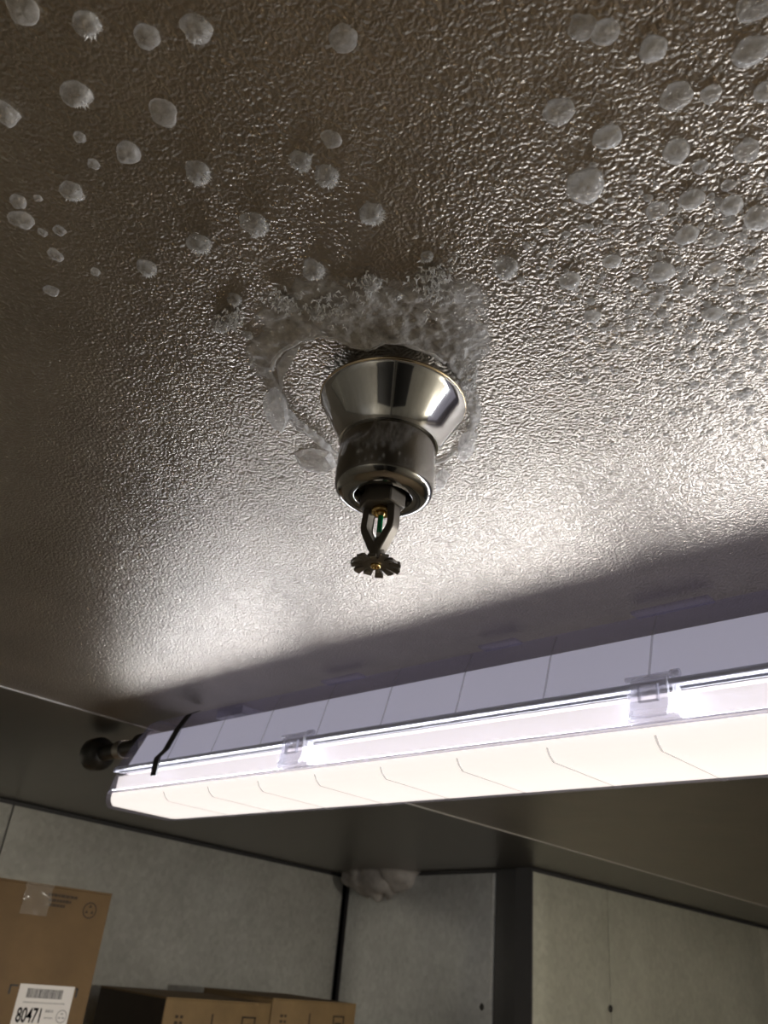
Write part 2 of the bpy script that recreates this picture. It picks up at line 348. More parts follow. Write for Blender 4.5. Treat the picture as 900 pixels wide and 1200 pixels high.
for k in range(NT):
    th = 2*math.pi*k/NT+.1; e1 = Vector((math.cos(th), math.sin(th), 0)); e2 = Vector((-math.sin(th), math.cos(th), 0))
    droop = .0006 if k % 2 else .0016
    bm = bmesh.new(); A = []
    for r_, hw, zz in ((.0062, .0011, 0), (.0095, .0018, -.0002), (.0122, .0024, -droop*.6), (.0133, .0021, -droop)):
        A.append([bm.verts.new(O+e1*r_+e2*hw*s+Vector((0, 0, ZD+zz+t))) for s, t in ((-1, .0007), (1, .0007), (1, -.0007), (-1, -.0007))])
    for p, q in zip(A, A[1:]):
        for i in range(4): bm.faces.new((p[i], p[(i+1) % 4], q[(i+1) % 4], q[i]))
    bm.faces.new(A[0][::-1]); bm.faces.new(A[-1]); obj('tine', bm, M_FRAME, deff, False)

# ------------------------------------------------------------------ vapour-tight LED fixture
YC = .665; XL, XR = -1.172, .33
fx = tag(empty('light_fixture', (-.54, YC, ZT)), 'long clear-bodied LED strip light mounted on the ceiling behind the sprinkler', 'light')
def yz(h, z): return (h, Z(z))
def loft(name, sec, stations, m, parent, closed=False, caps=True, smooth=True, auto=40):
    """sec = list of (half offset from YC signed, z); stations = (x, inset dy, top skew) ; skew moves x with height"""
    bm = bmesh.new(); R = []
    for x, sy, skew in stations:
        R.append([bm.verts.new((x+skew*(z-.17), YC+o*sy, Z(z))) for o, z in sec])
    n = len(sec)
    for a, b in zip(R, R[1:]):
        for i in range(n if closed else n-1): bm.faces.new((a[i], a[(i+1) % n], b[(i+1) % n], b[i]))
    if caps: bm.faces.new(R[0]); bm.faces.new(R[-1][::-1])
    return obj(name, bm, m, parent, smooth, auto=auto)
def mirror(pts): return pts+[(-a, b) for a, b in pts[::-1]]
ST = [(XL, .90, .55), (XL+.006, .975, .5), (XL+.02, 1, .45), (XL+.06, 1, 0)]
ST = ST+[(-(s[0])+XL+XR, s[1], -s[2]) for s in ST[::-1]]
# clear shell of the lower lens
lens = loft('lens', mirror([(-.0655, .212), (-.0655, .186), (-.0645, .1795), (-.0610, .1735), (-.0550, .1690)]), ST, M_CLEAR, fx, caps=True)
lens['label'] = 'clear lower lens cover'
STi = [(XL+.012, .93, .45), (XL+.022, 1, .4), (XL+.06, 1, 0)]; STi = STi+[(-(s[0])+XL+XR, s[1], -s[2]) for s in STi[::-1]]
led = loft('led_panel', mirror([(-.0632, .1862), (-.0622, .1805), (-.0590, .1752), (-.0535, .1712)]), STi, M_LED, fx, closed=True)
led['label'] = 'glowing warm white diffuser panel'
for s in (-1, 1):
    bm = bmesh.new(); box(bm, XL+.03, XR-.03, YC+s*.0585-.002, YC+s*.0585+.002, Z(.189), Z(.209)); obj('side_diffuser', bm, M_LEDS, fx, False)
# rim where lens and housing meet
def rim(name, o0, o1, z0, z1, m):
    bm = bmesh.new()
    x_ = XL+.02+.5*(z0-.17); e_ = XR-.02-.5*(z0-.17)
    for s in (-1, 1): box(bm, x_, e_, min(YC+s*o0, YC+s*o1), max(YC+s*o0, YC+s*o1), Z(z0), Z(z1))
    for x0, x1 in ((x_-.012, x_), (e_, e_+.012)): box(bm, x0, x1, YC-o1+.004, YC+o1-.004, Z(z0), Z(z1))
    bevel(bm, .001, 1); return obj(name, bm, m, fx, auto=30)
rim('gasket_rim', .060, .0755, .2130, .2185, M_RIM)
rim('lens_lip', .0640, .0690, .1850, .1885, M_CLEARPART)
house = loft('housing', mirror([(-.0700, .2185), (-.0660, .232), (-.0580, .262), (-.0480, .284), (-.0380, .291)]), ST, M_CLEAR, fx)
house['label'] = 'clear upper housing with pale ribs'
STt = [(XL+.02, .95, .5), (XL+.06, 1, .1)]; STt = STt+[(-(s[0])+XL+XR, s[1], -s[2]) for s in STt[::-1]]
loft('gear_tray', mirror([(-.0600, .2125), (-.0630, .2190), (-.0520, .2660), (-.0300, .2690)]), STt, M_TRAY, fx, closed=True)
# the LED rows' light
def area(name, loc, rot, sx, sy, watts, col):
    l = bpy.data.lights.new(name, 'AREA'); l.shape = 'RECTANGLE'; l.size = sx; l.size_y = sy; l.energy = watts; l.color = col
    o = link(bpy.data.objects.new(name, l)); o.location = loc; o.rotation_euler = rot; o.parent = fx; o.matrix_parent_inverse = Matrix.Translation(-wloc(fx)); return o
area('led_light', ((XL+XR)/2, YC, Z(.1675)), (0, 0, 0), 1.19, .10, LAMP_DOWN, (1, .93, .82))
for s in (-1, 1):     # rows are interrupted behind the latches
    for xa, xb in ((XL+.03, -.758), (-.708, -.325), (-.282, XR-.03)):
        area('led_side_light', ((xa+xb)/2, YC+s*.0668, Z(.199)), (math.radians(90*s), 0, 0), xb-xa, .020, LAMP_SIDE*(xb-xa)/1.18, (.90, .93, 1))
for s in (-1, 1):
    bm = bmesh.new(); box(bm, XL+.045, XR-.045, min(YC+s*.0645, YC+s*.0685), max(YC+s*.0645, YC+s*.0685), Z(.2108), Z(.2124)); obj('gasket', bm, mat('grey_gasket', (.2, .2, .22), .6), fx, False)
# moulded ribs every 100 mm on housing and lens
xr = -1.005
while xr < .31:
    for sec, par in (([(-.0705, .2185), (-.0665, .232), (-.0585, .262), (-.0485, .2845)], house), ([(-.0650, .1790), (-.0614, .1731), (-.0550, .1686), (.055, .1686)], lens)):
        bm = bmesh.new(); hw = .0011
        A = [[bm.verts.new((xr+s*hw+ (.012 if par is house else .0)*((z-.2185)/.06)**2*0, YC+o*k, Z(z)+(-.0 if k == 1 else 0))) for o, z in sec] for s in (-1, 1) for k in (1,)]
        B = [bm.verts.new((xr, YC+o*1.012, Z(z)-.0006)) for o, z in sec]
        for a, b in ((A[0], B), (B, A[1])):
            for i in range(len(sec)-1): bm.faces.new((a[i], a[i+1], b[i+1], b[i]))
        obj('rib', bm, M_RIB, par)
    xr += .0995
# latches
def latch(x0, x1):
    L = empty('latch', (0, 0, 0)); L.parent = fx; L.matrix_parent_inverse = Matrix.Translation(-wloc(fx))
    xm = (x0+x1)/2; hw = (x1-x0)/2
    yf = YC-.0735
    bm = bmesh.new()
    prof = [(-.0015, .223), (-.0045, .219), (-.0055, .212), (-.0050, .202), (-.0050, .196), (-.0095, .190), (-.0075, .1875), (-.0020, .193), (-.0015, .203), (-.0020, .212), (.0005, .219)]
    prism(bm, prof, xm-hw*.72, xm+hw*.62, lambda a, b, t: Vector((t, yf+a, Z(b)))); bevel(bm, .0005, 1)
    pl = obj('latch_plate', bm, M_LATCH, L, auto=30)
    bm = bmesh.new()
    for zz0, zz1, xx0, xx1 in ((.213, .2142, -.36, .3), (.2005, .2017, -.36, .3), (.2005, .2142, -.40, -.33), (.2005, .2142, .26, .33)):
        box(bm, xm+hw*xx0, xm+hw*xx1, yf-.0075, yf-.0045, Z(zz0), Z(zz1))
    obj('latch_window', bm, M_RIB, pl, False)
    bm = bmesh.new(); tube(bm, [(xm-hw*.95, yf-.001, Z(.222)), (xm+hw*.95, yf-.001, Z(.222))], .0022, 12); tube(bm, [(xm+hw*.70, yf-.001, Z(.222)), (xm+hw*1.0, yf-.001, Z(.222))], .0032, 12); obj('hinge_pin', bm, M_LATCH, pl)
    bm = bmesh.new(); box(bm, xm-hw*.95, xm+hw*.95, yf-.004, yf+.004, Z(.1865), Z(.1905))
    for xx in (-.9, .75): box(bm, xm+hw*xx, xm+hw*(xx+.16), yf-.0035, yf+.004, Z(.1905), Z(.2125))
    bevel(bm, .0006, 1); obj('latch_base', bm, M_LATCH, pl, auto=30)
    return L
latch(-.327, -.280); latch(-.760, -.706)
# mounting tabs on the housing's upper edge
for x0, x1 in ((-.332, -.262), (-.735, -.672), (-.50, -.455)):
    bm = bmesh.new(); box(bm, x0, x1, YC-.050, YC-.036, Z(.2895), Z(.2925)); bevel(bm, .0007, 1); obj('mounting_tab', bm, M_CLEAR, fx, auto=30)
for x0, x1 in ((-1.0, -.94), (-.14, -.08)):
    bm = bmesh.new(); box(bm, x0, x1, YC-.010, YC+.030, Z(.289), ZT); obj('mounting_foot', bm, M_CLEARPART, fx, False)
# black band over the end of the housing
bm = bmesh.new(); sec = [(-.0765, .1975), (-.0768, .2190), (-.0760, .2225), (-.0680, .2335), (-.0600, .2630), (-.0500, .2850), (-.038, .2925)]
A = []
for o, z in sec:
    A.append([bm.verts.new((-1.018+s+.012*max(0, z-.2225)/.06, YC+o+d, Z(z)-abs(d)*.2)) for s, d in ((-.0068, 0), (.0068, 0), (.0068, -.0018), (-.0068, -.0018))])
for p, q in zip(A, A[1:]):
    for i in range(4): bm.faces.new((p[i], p[(i+1) % 4], q[(i+1) % 4], q[i]))
bm.faces.new(A[0][::-1]); bm.faces.new(A[-1]); obj('black_band', bm, M_BLACK, fx, False, 'narrow black band across the end of the housing')
# cable entry at the far end of the body
gl = empty('cable_gland', (0, 0, 0)); gl.parent = fx; gl.matrix_parent_inverse = Matrix.Translation(-wloc(fx)); gl['label'] = 'black cable gland and conduit at the end of the light'
def xl(prof, y, z, m, name, parent=None, n=24):
    bm = bmesh.new(); lathe(bm, [(r_, x) for r_, x in prof], (0, 0), n, True, True)
    bmesh.ops.transform(bm, matrix=Matrix.Translation((0, y, z))@Matrix.Rotation(math.radians(90), 4, 'Y'), verts=bm.verts[:])
    return obj(name, bm, m, parent, auto=40)
gy, gz = YC-.012, Z(.268)
xl([(.011, -1.10), (.011, -1.175)], gy, gz, M_DKPLASTIC, 'gland_nipple', gl)
xl([(.019, -1.150), (.020, -1.153), (.020, -1.164), (.018, -1.167)], gy, gz, M_ZINC, 'locknut', gl, 8)
xl([(.017, -1.167), (.019, -1.172), (.019, -1.186), (.013, -1.192), (.0125, -1.235)], gy, gz, M_DKPLASTIC, 'gland_dome', gl)
xl([(.0145, -1.235), (.0145, -1.252)], gy, gz, M_ZINC, 'coupling_ring', gl)
xl([(.0125, -1.250), (.0125, -1.300), (.022, -1.304), (.0265, -1.312), (.0265, -1.332), (.022, -1.338)], gy, gz, M_DKPLASTIC, 'conduit_cap', gl)

# ------------------------------------------------------------------ jar lamp further along the ceiling (outside the frame; lights the long walls)
JX, JY = .62, 1.35
jar = tag(empty('jar_lamp', (JX, JY, ZT)), 'glass jar lamp with an added white dish shield hanging beyond the strip light', 'light')
ZJ = ZT-.18
bm = bmesh.new(); lathe(bm, [(.04, ZT), (.04, ZT-.012), (.012, ZT-.02), (.012, ZJ-.005)], (JX, JY), 24, True, True); obj('stem', bm, M_ZINC, jar, auto=40)
bm = bmesh.new(); lathe(bm, [(.055, ZJ), (.055, ZJ-.03), (.042, ZJ-.045), (.040, ZJ-.05)], (JX, JY), 32, True, True); obj('lamp_base', bm, M_ZINC, jar, auto=40)
bm = bmesh.new(); lathe(bm, [(.036, ZJ-.05), (.044, ZJ-.075), (.045, ZJ-.12), (.036, ZJ-.15), (.015, ZJ-.165)], (JX, JY), 32, False, True); obj('glass_jar', bm, mix_transparent(mat('jar_glass', (.9, .9, .9), .05), .92), jar)
bm = bmesh.new(); lathe(bm, [(.040, ZJ-.030), (.060, ZJ-.038), (.105, ZJ-.060), (.150, ZJ-.082), (.151, ZJ-.084), (.103, ZJ-.063), (.058, ZJ-.041), (.040, ZJ-.034)], (JX, JY), 48); obj('added_light_shield', bm, M_WHITE, jar, auto=40)  # unseen dish, added to keep this lamp's light off the ceiling
l = bpy.data.lights.new('bulb_light', 'POINT'); l.energy = GLOBE; l.shadow_soft_size = .03; l.color = (1, .94, .83)
o = link(bpy.data.objects.new('bulb_light', l)); o.location = (JX, JY, ZJ-.11); o.parent = jar; o.matrix_parent_inverse = Matrix.Translation(-wloc(jar))
# ------------------------------------------------------------------ frost and ice on the ceiling
INNER = [(320, 431), (322, 420), (331, 409), (353, 396), (376, 391), (398, 396), (415, 403), (429, 407), (440, 404), (451, 398), (473, 400), (504, 411), (522, 422), (535, 444), (543, 467), (549, 489), (545, 512), (520, 535), (500, 545), (430, 545), (396, 530), (370, 505), (350, 490), (338, 475), (327, 449)]
def poly_sd(P, poly):
    poly = np.array(poly, float); d = np.full(len(P), 1e9); ins = np.zeros(len(P), bool)
    for a, b in zip(poly, np.roll(poly, -1, 0)):
        e = b-a; t = np.clip(((P-a)@e)/(e@e), 0, 1); q = P-a-t[:, None]*e; d = np.minimum(d, np.hypot(*q.T))
        cond = ((a[1] > P[:, 1]) != (b[1] > P[:, 1])); cond[cond] &= P[cond, 0] < (b[0]-a[0])*(P[cond, 1]-a[1])/(b[1]-a[1])+a[0]; ins ^= cond
    return np.where(ins, -d, d)
def sst(a, b, x): t = np.clip((x-a)/(b-a), 0, 1); return t*t*(3-2*t)
def make_crust():
    step = .0011; xs = np.arange(SX-.17, SX+.21, step); ys = np.arange(SY-.20, SY+.17, step)
    X, Y = np.meshgrid(xs, ys, indexing='ij'); P = np.stack([X.ravel(), Y.ravel(), np.full(X.size, ZT)], -1); px = proj(P)
    sd = poly_sd(px, INNER); ang = np.degrees(np.arctan2(px[:, 1]-455, px[:, 0]-450))
    lim = np.interp(ang, [-180, -160, -140, -115, -90, -70, -45, -20, 0, 30, 60, 120, 150, 180], [22, 55, 78, 95, 90, 115, 120, 62, 26, 10, 3, 3, 14, 22])
    act = np.where((sd > -6) & (sd < lim*1.35))[0]
    h = np.full(X.size, -.001)
    for i in act:
        v = Vector((P[i, 0]*38, P[i, 1]*38, .3)); n1 = noise.fractal(v, .9, 2.1, 5); n2 = noise.noise(Vector((P[i, 0]*210, P[i, 1]*210, 1.7))); n3 = noise.noise(Vector((P[i,0]*620, P[i,1]*620, 4.)))
        fall = 1-sst(.25, 1.25, np.array([sd[i]/lim[i]]))[0]
        edge = sst(-2+3*n2, 5+3*n2, np.array([sd[i]]))[0]
        near = math.exp(-max(sd[i], 0)/16.)
        up = 1.0 if -165 < ang[i] < -10 else .55
        hh = (.0010+.0042*near*up+.0022*n1+.0011*n2+.0006*n3)*fall - .0009*(1-fall)
        h[i] = edge*hh-.0008*(1-edge)
    bm = bmesh.new(); nx, ny = X.shape; H = h.reshape(X.shape); V = {}
    keep = H > -.0004
    def gv(i, j):
        if (i, j) not in V: V[i, j] = bm.verts.new((xs[i], ys[j], ZT-max(H[i, j], -.0009)))
        return V[i, j]
    for i in range(nx-1):
        for j in range(ny-1):
            if keep[i, j] or keep[i+1, j] or keep[i, j+1] or keep[i+1, j+1]:
                if max(H[i, j], H[i+1, j], H[i, j+1], H[i+1, j+1]) > 0: bm.faces.new((gv(i, j), gv(i+1, j), gv(i+1, j+1), gv(i, j+1)))
    me = bpy.data.meshes.new('frost_crust'); bm.normal_update(); bm.to_mesh(me); bm.free()
    for p in me.polygons: p.use_smooth = True
    me.materials.append(M_CRUST); o = link(bpy.data.objects.new('frost_crust', me))
    return tag(o, 'broken crust of whitish frost ringing the sprinkler escutcheon', 'frost')
crust = make_crust()
# tiny frost crystals on the crust
def blob(bm, p, r, h, seed, seg=10, rings=5, rough=.18, lean=(0, 0), aspect=1., rot=0):
    """irregular dome hanging from the ceiling at p"""
    R = []
    for j in range(rings):
        a = j/rings*math.pi/2
        ring = []
        for i in range(seg):
            t = 2*math.pi*i/seg; ca, sa = math.cos(t), math.sin(t)
            k = 1+rough*noise.noise(Vector((ca*1.3+seed, sa*1.3, a*1.2+seed*.37)))
            rr = r*math.cos(a)**.8*k*(1.12 if j == 0 else 1); lx, ly = rr*ca*aspect, rr*sa
            lx, ly = lx*math.cos(rot)-ly*math.sin(rot), lx*math.sin(rot)+ly*math.cos(rot)
            f = math.sin(a); ring.append(bm.verts.new((p[0]+lx+lean[0]*f, p[1]+ly+lean[1]*f, p[2]+.0006-h*k*f-(.0006 if j else 0))))
        R.append(ring)
    top = bm.verts.new((p[0]+lean[0], p[1]+lean[1], p[2]-h))
    for a_, b_ in zip(R, R[1:]):
        for i in range(seg): bm.faces.new((a_[i], a_[(i+1) % seg], b_[(i+1) % seg], b_[i]))
    for i in range(seg): bm.faces.new((R[-1][i], R[-1][(i+1) % seg], top))
def crystal(bm, p, L, d, w):
    d = Vector(d).normalized(); a = d.orthogonal().normalized(); b = d.cross(a); p = Vector(p)
    base = [bm.verts.new(p+w*(a*math.cos(t)+b*math.sin(t))) for t in (0, 2.1, 4.2)]; tip = bm.verts.new(p+d*L)
    for i in range(3): bm.faces.new((base[i], base[(i+1) % 3], tip))
LIGHTDIR = Vector((0, .62, -.45)).normalized()
bm = bmesh.new(); rnd = random.Random(3)
for cx, cy, sx, sy, nn in ((508, 330, 22, 26, 110), (385, 360, 26, 14, 90), (270, 372, 14, 12, 60), (430, 330, 14, 12, 50), (545, 440, 14, 30, 60), (330, 350, 14, 10, 40)):
    for _ in range(nn):
        p = onz(rnd.gauss(cx, sx*.6), rnd.gauss(cy, sy*.6), HC); p.z = ZT-.0015
        for _k in range(3): crystal(bm, p, rnd.uniform(.0015, .0035), (rnd.gauss(0, .6), rnd.gauss(.3, .6), -rnd.uniform(.4, 1)), .0006)
o = obj('frost_crystals', bm, M_FROST, crust, False); o['kind'] = 'stuff'
bm = bmesh.new(); pts = []; rads = []
for k in range(13*6-5):
    i, f_ = divmod(k, 6); a_, b_ = INNER[i], INNER[min(i+1, 12)]; q = onz(a_[0]+(b_[0]-a_[0])*f_/6, a_[1]+(b_[1]-a_[1])*f_/6-2, HC)
    nn_ = noise.noise(Vector((k*.35, 2, 7))); q.z = ZT-.0026-.0012*nn_; pts.append(q); rads.append(.0013+.0007*noise.noise(Vector((k*.6, 9, 1))))
tube(bm, pts, rads, 8); obj('ice_lip', bm, M_LIP, crust, True, 'pale rounded lip of ice along the crust opening')
# single ice bumps: (pixel x, pixel y, radius px, type)
L_SP = 'whitish ice bump on the dim sparsely dotted side of the ceiling'
L_DR = 'rounded translucent ice droplet in the crowded cluster on the ceiling'
L_TF = 'ice lump with a furry white frost tuft beside the sprinkler crust'
L_FA = 'flat faint patch of clear ice on the ceiling sheet'
L_SM = 'small bare ice bead on the plain ceiling sheet'
bumps = []
for t, s in (('sp', [(103, 28, 15), (172, 42, 14), (230, 33, 16), (8, 132, 15), (90, 110, 15), (150, 178, 14), (84, 223, 13), (25, 257, 12), (172, 313, 13)]),
             ('fa', [(28, 12, 18), (402, 45, 16), (192, 133, 18), (682, 32, 15), (388, 163, 12), (885, 5, 18)]),
             ('sm', [(22, 236, 9), (93, 160, 7), (110, 192, 7), (70, 270, 7), (65, 298, 8), (112, 318, 6), (60, 340, 8), (50, 272, 5), (45, 232, 5)]),
             ('tf', [(232, 202, 14), (233, 284, 14), (298, 262, 16), (352, 187, 14), (382, 205, 15), (435, 248, 16), (367, 315, 14), (434, 330, 13), (275, 350, 9), (258, 382, 10), (272, 376, 7), (332, 350, 7), (347, 360, 6), (350, 345, 6), (372, 366, 11), (592, 312, 15), (338, 363, 6), (392, 368, 7), (290, 392, 7), (465, 345, 8), (500, 300, 8)]),
             ('dr', [(710, 38, 14), (765, 57, 15), (880, 60, 16), (793, 113, 16), (833, 110, 11), (896, 108, 12), (655, 130, 17), (712, 160, 17), (792, 178, 14), (875, 177, 14), (685, 217, 22), (820, 196, 9), (770, 247, 12), (810, 233, 13), (857, 240, 13), (853, 217, 8), (888, 255, 14), (805, 275, 12), (836, 280, 12), (717, 306, 11), (775, 318, 14), (838, 315, 12), (880, 307, 9), (668, 328, 13), (768, 349, 10), (808, 341, 10), (835, 367, 11), (866, 377, 11), (694, 370, 11), (880, 330, 8), (761, 388, 7), (783, 387, 6), (810, 394, 8), (836, 415, 6), (892, 350, 7), (855, 260, 7), (850, 340, 7), (745, 330, 7), (870, 400, 6), (893, 390, 6), (868, 277, 7)])):
    for q in s: bumps.append((t,)+q)
LAB = {'sp': L_SP, 'fa': L_FA, 'sm': L_SM, 'tf': L_TF, 'dr': L_DR}
GRP = {'sp': 'sparse ice bumps', 'fa': 'faint flat ice patches', 'sm': 'small ice beads', 'tf': 'frost-tufted ice lumps', 'dr': 'clustered ice droplets'}
NAME = {'sp': 'ice_bump', 'fa': 'ice_patch', 'sm': 'ice_bead', 'tf': 'frost_lump', 'dr': 'ice_droplet'}
for k, (t, px, py, rp) in enumerate(bumps):
    p = onz(px, py, HC); dist = (p-Vector((0, 0, ZC))).length; r = rp/F*dist*1.0
    h = r*{'sp': .62, 'fa': .2, 'sm': .6, 'tf': .62, 'dr': .5}[t]*random.uniform(.85, 1.15)
    bm = bmesh.new()
    blob(bm, (0, 0, 0), r*.92, h, k*1.71, 18, 7, .26 if t != 'dr' else .18, (0, 0), random.uniform(.85, 1.2), random.uniform(0, 3))
    m = {'sp': M_ICESOFT, 'fa': M_DROP, 'sm': M_ICESOFT, 'tf': M_ICESOFT, 'dr': M_ICE if (rp > 10 and k % 3) else M_DROP}[t]
    o = obj(NAME[t], bm, m); o.location = p
    lab = LAB[t]
    if t == 'dr': lab = ('large milky ice dome near the edge of the droplet cluster' if rp >= 14 else 'middling round ice droplet inside the crowded droplet cluster' if rp >= 10 else 'small clear ice droplet inside the crowded droplet cluster')
    if t == 'tf': lab = ('large ice lump with a furry white frost tuft near the sprinkler' if rp >= 13 else 'small frost-tufted ice lump at the edge of the sprinkler crust')
    if (px, py) == (685, 217): lab = 'largest round milky ice dome on the ceiling'
    if (px, py) == (592, 312): lab = 'round frosted ice lump alone on the cluster side of the sprinkler'
    tag(o, lab, 'ice', GRP[t])
    if t == 'tf' or (t == 'sp' and k % 2 == 0):
        bm = bmesh.new(); rr = random.Random(k)
        nsp = 70 if t == 'tf' else 16
        for _ in range(nsp):
            a = rr.gauss(math.pi/2, .75); e = rr.uniform(.15, 1.0)
            q = Vector((r*.8*math.cos(a)*math.cos(e), r*.8*math.sin(a)*math.cos(e), -h*.85*math.sin(e)))
            dd = Vector((q.x, q.y, q.z*.8)).normalized()+Vector((rr.gauss(0, .35), rr.gauss(0, .35), rr.gauss(0, .35)))
            crystal(bm, q*.9, r*rr.uniform(.25, .5), dd, r*.10)
        o2 = obj('frost_tuft', bm, M_FROST, None, False); o2.parent = o
# tiny frozen droplets that nobody could count
bm = bmesh.new(); rnd = random.Random(11); cnt = 0
while cnt < 620:
    px, py = rnd.uniform(600, 930), rnd.uniform(150, 520)
    dens = min(1, max(0, (px-600)/300))*math.exp(-((py-360)/110)**2)
    if rnd.random() > dens: continue
    p = onz(px, py, HC); dist = (p-Vector((0, 0, ZC))).length; r = rnd.uniform(1.6, 4.6)/F*dist
    blob(bm, p, r, r*.6, cnt*.77, 8, 3, .3, (0, 0), rnd.uniform(.8, 1.4), rnd.uniform(0, 3)); cnt += 1
o = obj('frozen_droplets', bm, M_DROP); tag(o, 'fine scatter of tiny frozen droplets on the ceiling sheet', 'droplets', None, 'stuff')
# clear shards and slabs of ice around the cone
def shard(name, pts, hh, label, m=M_DROP):
    P = [onz(x, y, HC) for x, y in pts]; cen = sum(P, Vector())/len(P); bm = bmesh.new()
    A = [bm.verts.new(q-cen+Vector((0, 0, .0005))) for q in P]; B = [bm.verts.new((q-cen)*.72+Vector((random.gauss(0, .0006), random.gauss(0, .0006), -hh*random.uniform(.6, 1.2)))) for q in P]
    n_ = len(P)
    for i in range(n_): bm.faces.new((A[i], A[(i+1) % n_], B[(i+1) % n_], B[i]))
    bm.faces.new(B); bmesh.ops.subdivide_edges(bm, edges=bm.edges[:], cuts=2, use_grid_fill=True)
    for v in bm.verts: v.co += Vector((noise.noise(v.co*300), noise.noise(v.co*300+Vector((5, 0, 0))), noise.noise(v.co*300+Vector((0, 5, 0)))))*.0007
    o = obj(name, bm, m, smooth=True, auto=35); o.location = cen; return tag(o, label, 'ice')
shard('ice_shard', [(537, 512), (552, 500), (561, 507), (556, 528), (543, 541), (535, 534)], .006, 'angular clear ice shard just past the escutcheon rim')
shard('ice_shard', [(510, 556), (520, 546), (528, 556), (521, 570), (512, 572)], .005, 'small clear ice chip beside the sprinkler cup')
shard('ice_slab', [(342, 530), (362, 524), (388, 528), (396, 545), (380, 556), (352, 550)], .003, 'thin flat slab of clear ice on the dim side of the sprinkler cup')
shard('ice_slab', [(308, 462), (322, 448), (336, 462), (341, 486), (333, 505), (320, 498), (312, 480)], .008, 'lumpy pillar of clear ice at the open end of the frost crust', M_ICE)
shard('ice_slab', [(322, 428), (338, 408), (352, 402), (345, 415), (334, 440), (328, 462)], .004, 'curved lip of clear ice on the frost crust opening', M_ICE)

# lump of ice where ceiling meets the far corner
bm = bmesh.new()
for k, (px, py, r_, hh) in enumerate(((420, 1020, .045, .050), (436, 1020, .075, .075), (456, 1020, .085, .086), (474, 1019, .070, .062))):
    p, nn = hit(px, 1024, C1, C2, 0); p = Vector((p.x, p.y, ZT))+nn*.012
    blob(bm, p, r_, hh, k*2.3, 24, 10, .32)
o = obj('corner_ice_mass', bm, ice('corner_ice', (.52, .48, .45), .5, 60, .8, (40, .3, .1), .3, (.8, 1.2))); tag(o, 'greyish lump of ice hanging in the wall and ceiling corner', 'ice')

# ------------------------------------------------------------------ shelf and cartons
ZS = -.36
sh = tag(empty('storage_shelf', (-1.98, 1.2, 0)), 'steel storage shelf under the cartons', 'shelf')
bm = bmesh.new(); box(bm, -2.20, -1.62, .30, 1.95, Z(ZS)-.03, Z(ZS)); obj('shelf_board', bm, M_SHELF, sh, False)
for x in (-2.17, -1.65):
    for y in (.33, 1.92):
        bm = bmesh.new(); box(bm, x-.015, x+.015, y-.015, y+.015, 0, Z(ZS)-.03); obj('leg', bm, M_SHELF, sh, False)
def carton(name, x0, x1, y0, y1, z0, z1, m, label, lean=0):
    e = tag(empty(name, ((x0+x1)/2, (y0+y1)/2, Z(z0))), label, 'box')
    bm = bmesh.new(); box(bm, x0, x1, y0, y1, Z(z0), Z(z1)-.003); bevel(bm, .002, 2); obj('carton_body', bm, m, e, auto=50)
    ym = (x0+x1)/2
    for a, b in ((x0, ym-.001), (ym+.001, x1)):
        bm = bmesh.new(); box(bm, a, b, y0, y1, Z(z1)-.003, Z(z1)); obj('flap', bm, m, e, False)
    return e
def face_quad(bm, x, y0, y1, z0, z1, t=.0004): box(bm, x, x+t, y0, y1, z0, z1)
X1 = -1.70
b1 = carton('cardboard_box', X1-.34, X1, .50, .948, ZS, .0872, M_CARD, 'tall brown cardboard box with a white shipping label on its side')
def fx1(px, py): return onx(px, py, X1)
# label sheet
def at(px, py): p = fx1(px, py); return p.y, p.z
yl0, zt = at(24, 1153); yl1, _ = at(88, 1156)
zt = (at(24, 1153)[1]+at(88, 1156)[1])/2
bm = bmesh.new(); face_quad(bm, X1+.0002, yl0, yl1, zt-.11, zt, .0006); lab = obj('shipping_label', bm, M_LABEL, b1, False, 'white printed shipping label')
W = yl1-yl0; xk = X1+.0009
def bars(name, rects, m, par):
    bm = bmesh.new()
    for a, b, c_, d in rects: face_quad(bm, xk, yl0+W*a, yl0+W*b, zt-W*d, zt-W*c_, .0003)
    return obj(name, bm, m, par, False)
rn = random.Random(5); rects = []; a = .15
while a < .80:
    wv = rn.choice((.006, .009, .014)); rects.append((a, a+wv, .06, .20)); a += wv+rn.choice((.006, .009, .012))
bars('barcode', rects, M_BLKINK, lab)
def text(name, s, y, z, size, m, par, x=xk+.0002, width=None, bold=0):
    cu = bpy.data.curves.new(name, 'FONT'); cu.body = s; cu.size = size; cu.extrude = .0001; cu.offset = bold
    t = bpy.data.objects.new(name, cu); link(t); bpy.context.view_layer.update()
    me = bpy.data.meshes.new_from_object(t.evaluated_get(bpy.context.evaluated_depsgraph_get())); bpy.data.objects.remove(t); me.name = name
    wd = max(v.co.x for v in me.vertices); k = width/wd if width else 1
    for v in me.vertices: v.co = Vector((x, y+v.co.x*k, z+v.co.y))-Vector((0, 0, 0))
    me.materials.append(m); o = link(bpy.data.objects.new(name, me)); o.parent = par; o.matrix_parent_inverse = Matrix.Translation(-wloc(par)); 
    for p in me.polygons: p.flip()
    return o
text('number', '80471', yl0+W*.06, zt-W*.55, W*.30, M_BLKINK, lab, width=W*.43, bold=.0006)
def fine(a0, a1, z0, z1, n, seed):   # rows of print too small to read
    rr = random.Random(seed); out = []; a = a0
    while a < a1:
        w_ = rr.uniform(.012, .03); out.append((a, min(a+w_, a1), z0, z1)); a += w_+.012
    return out
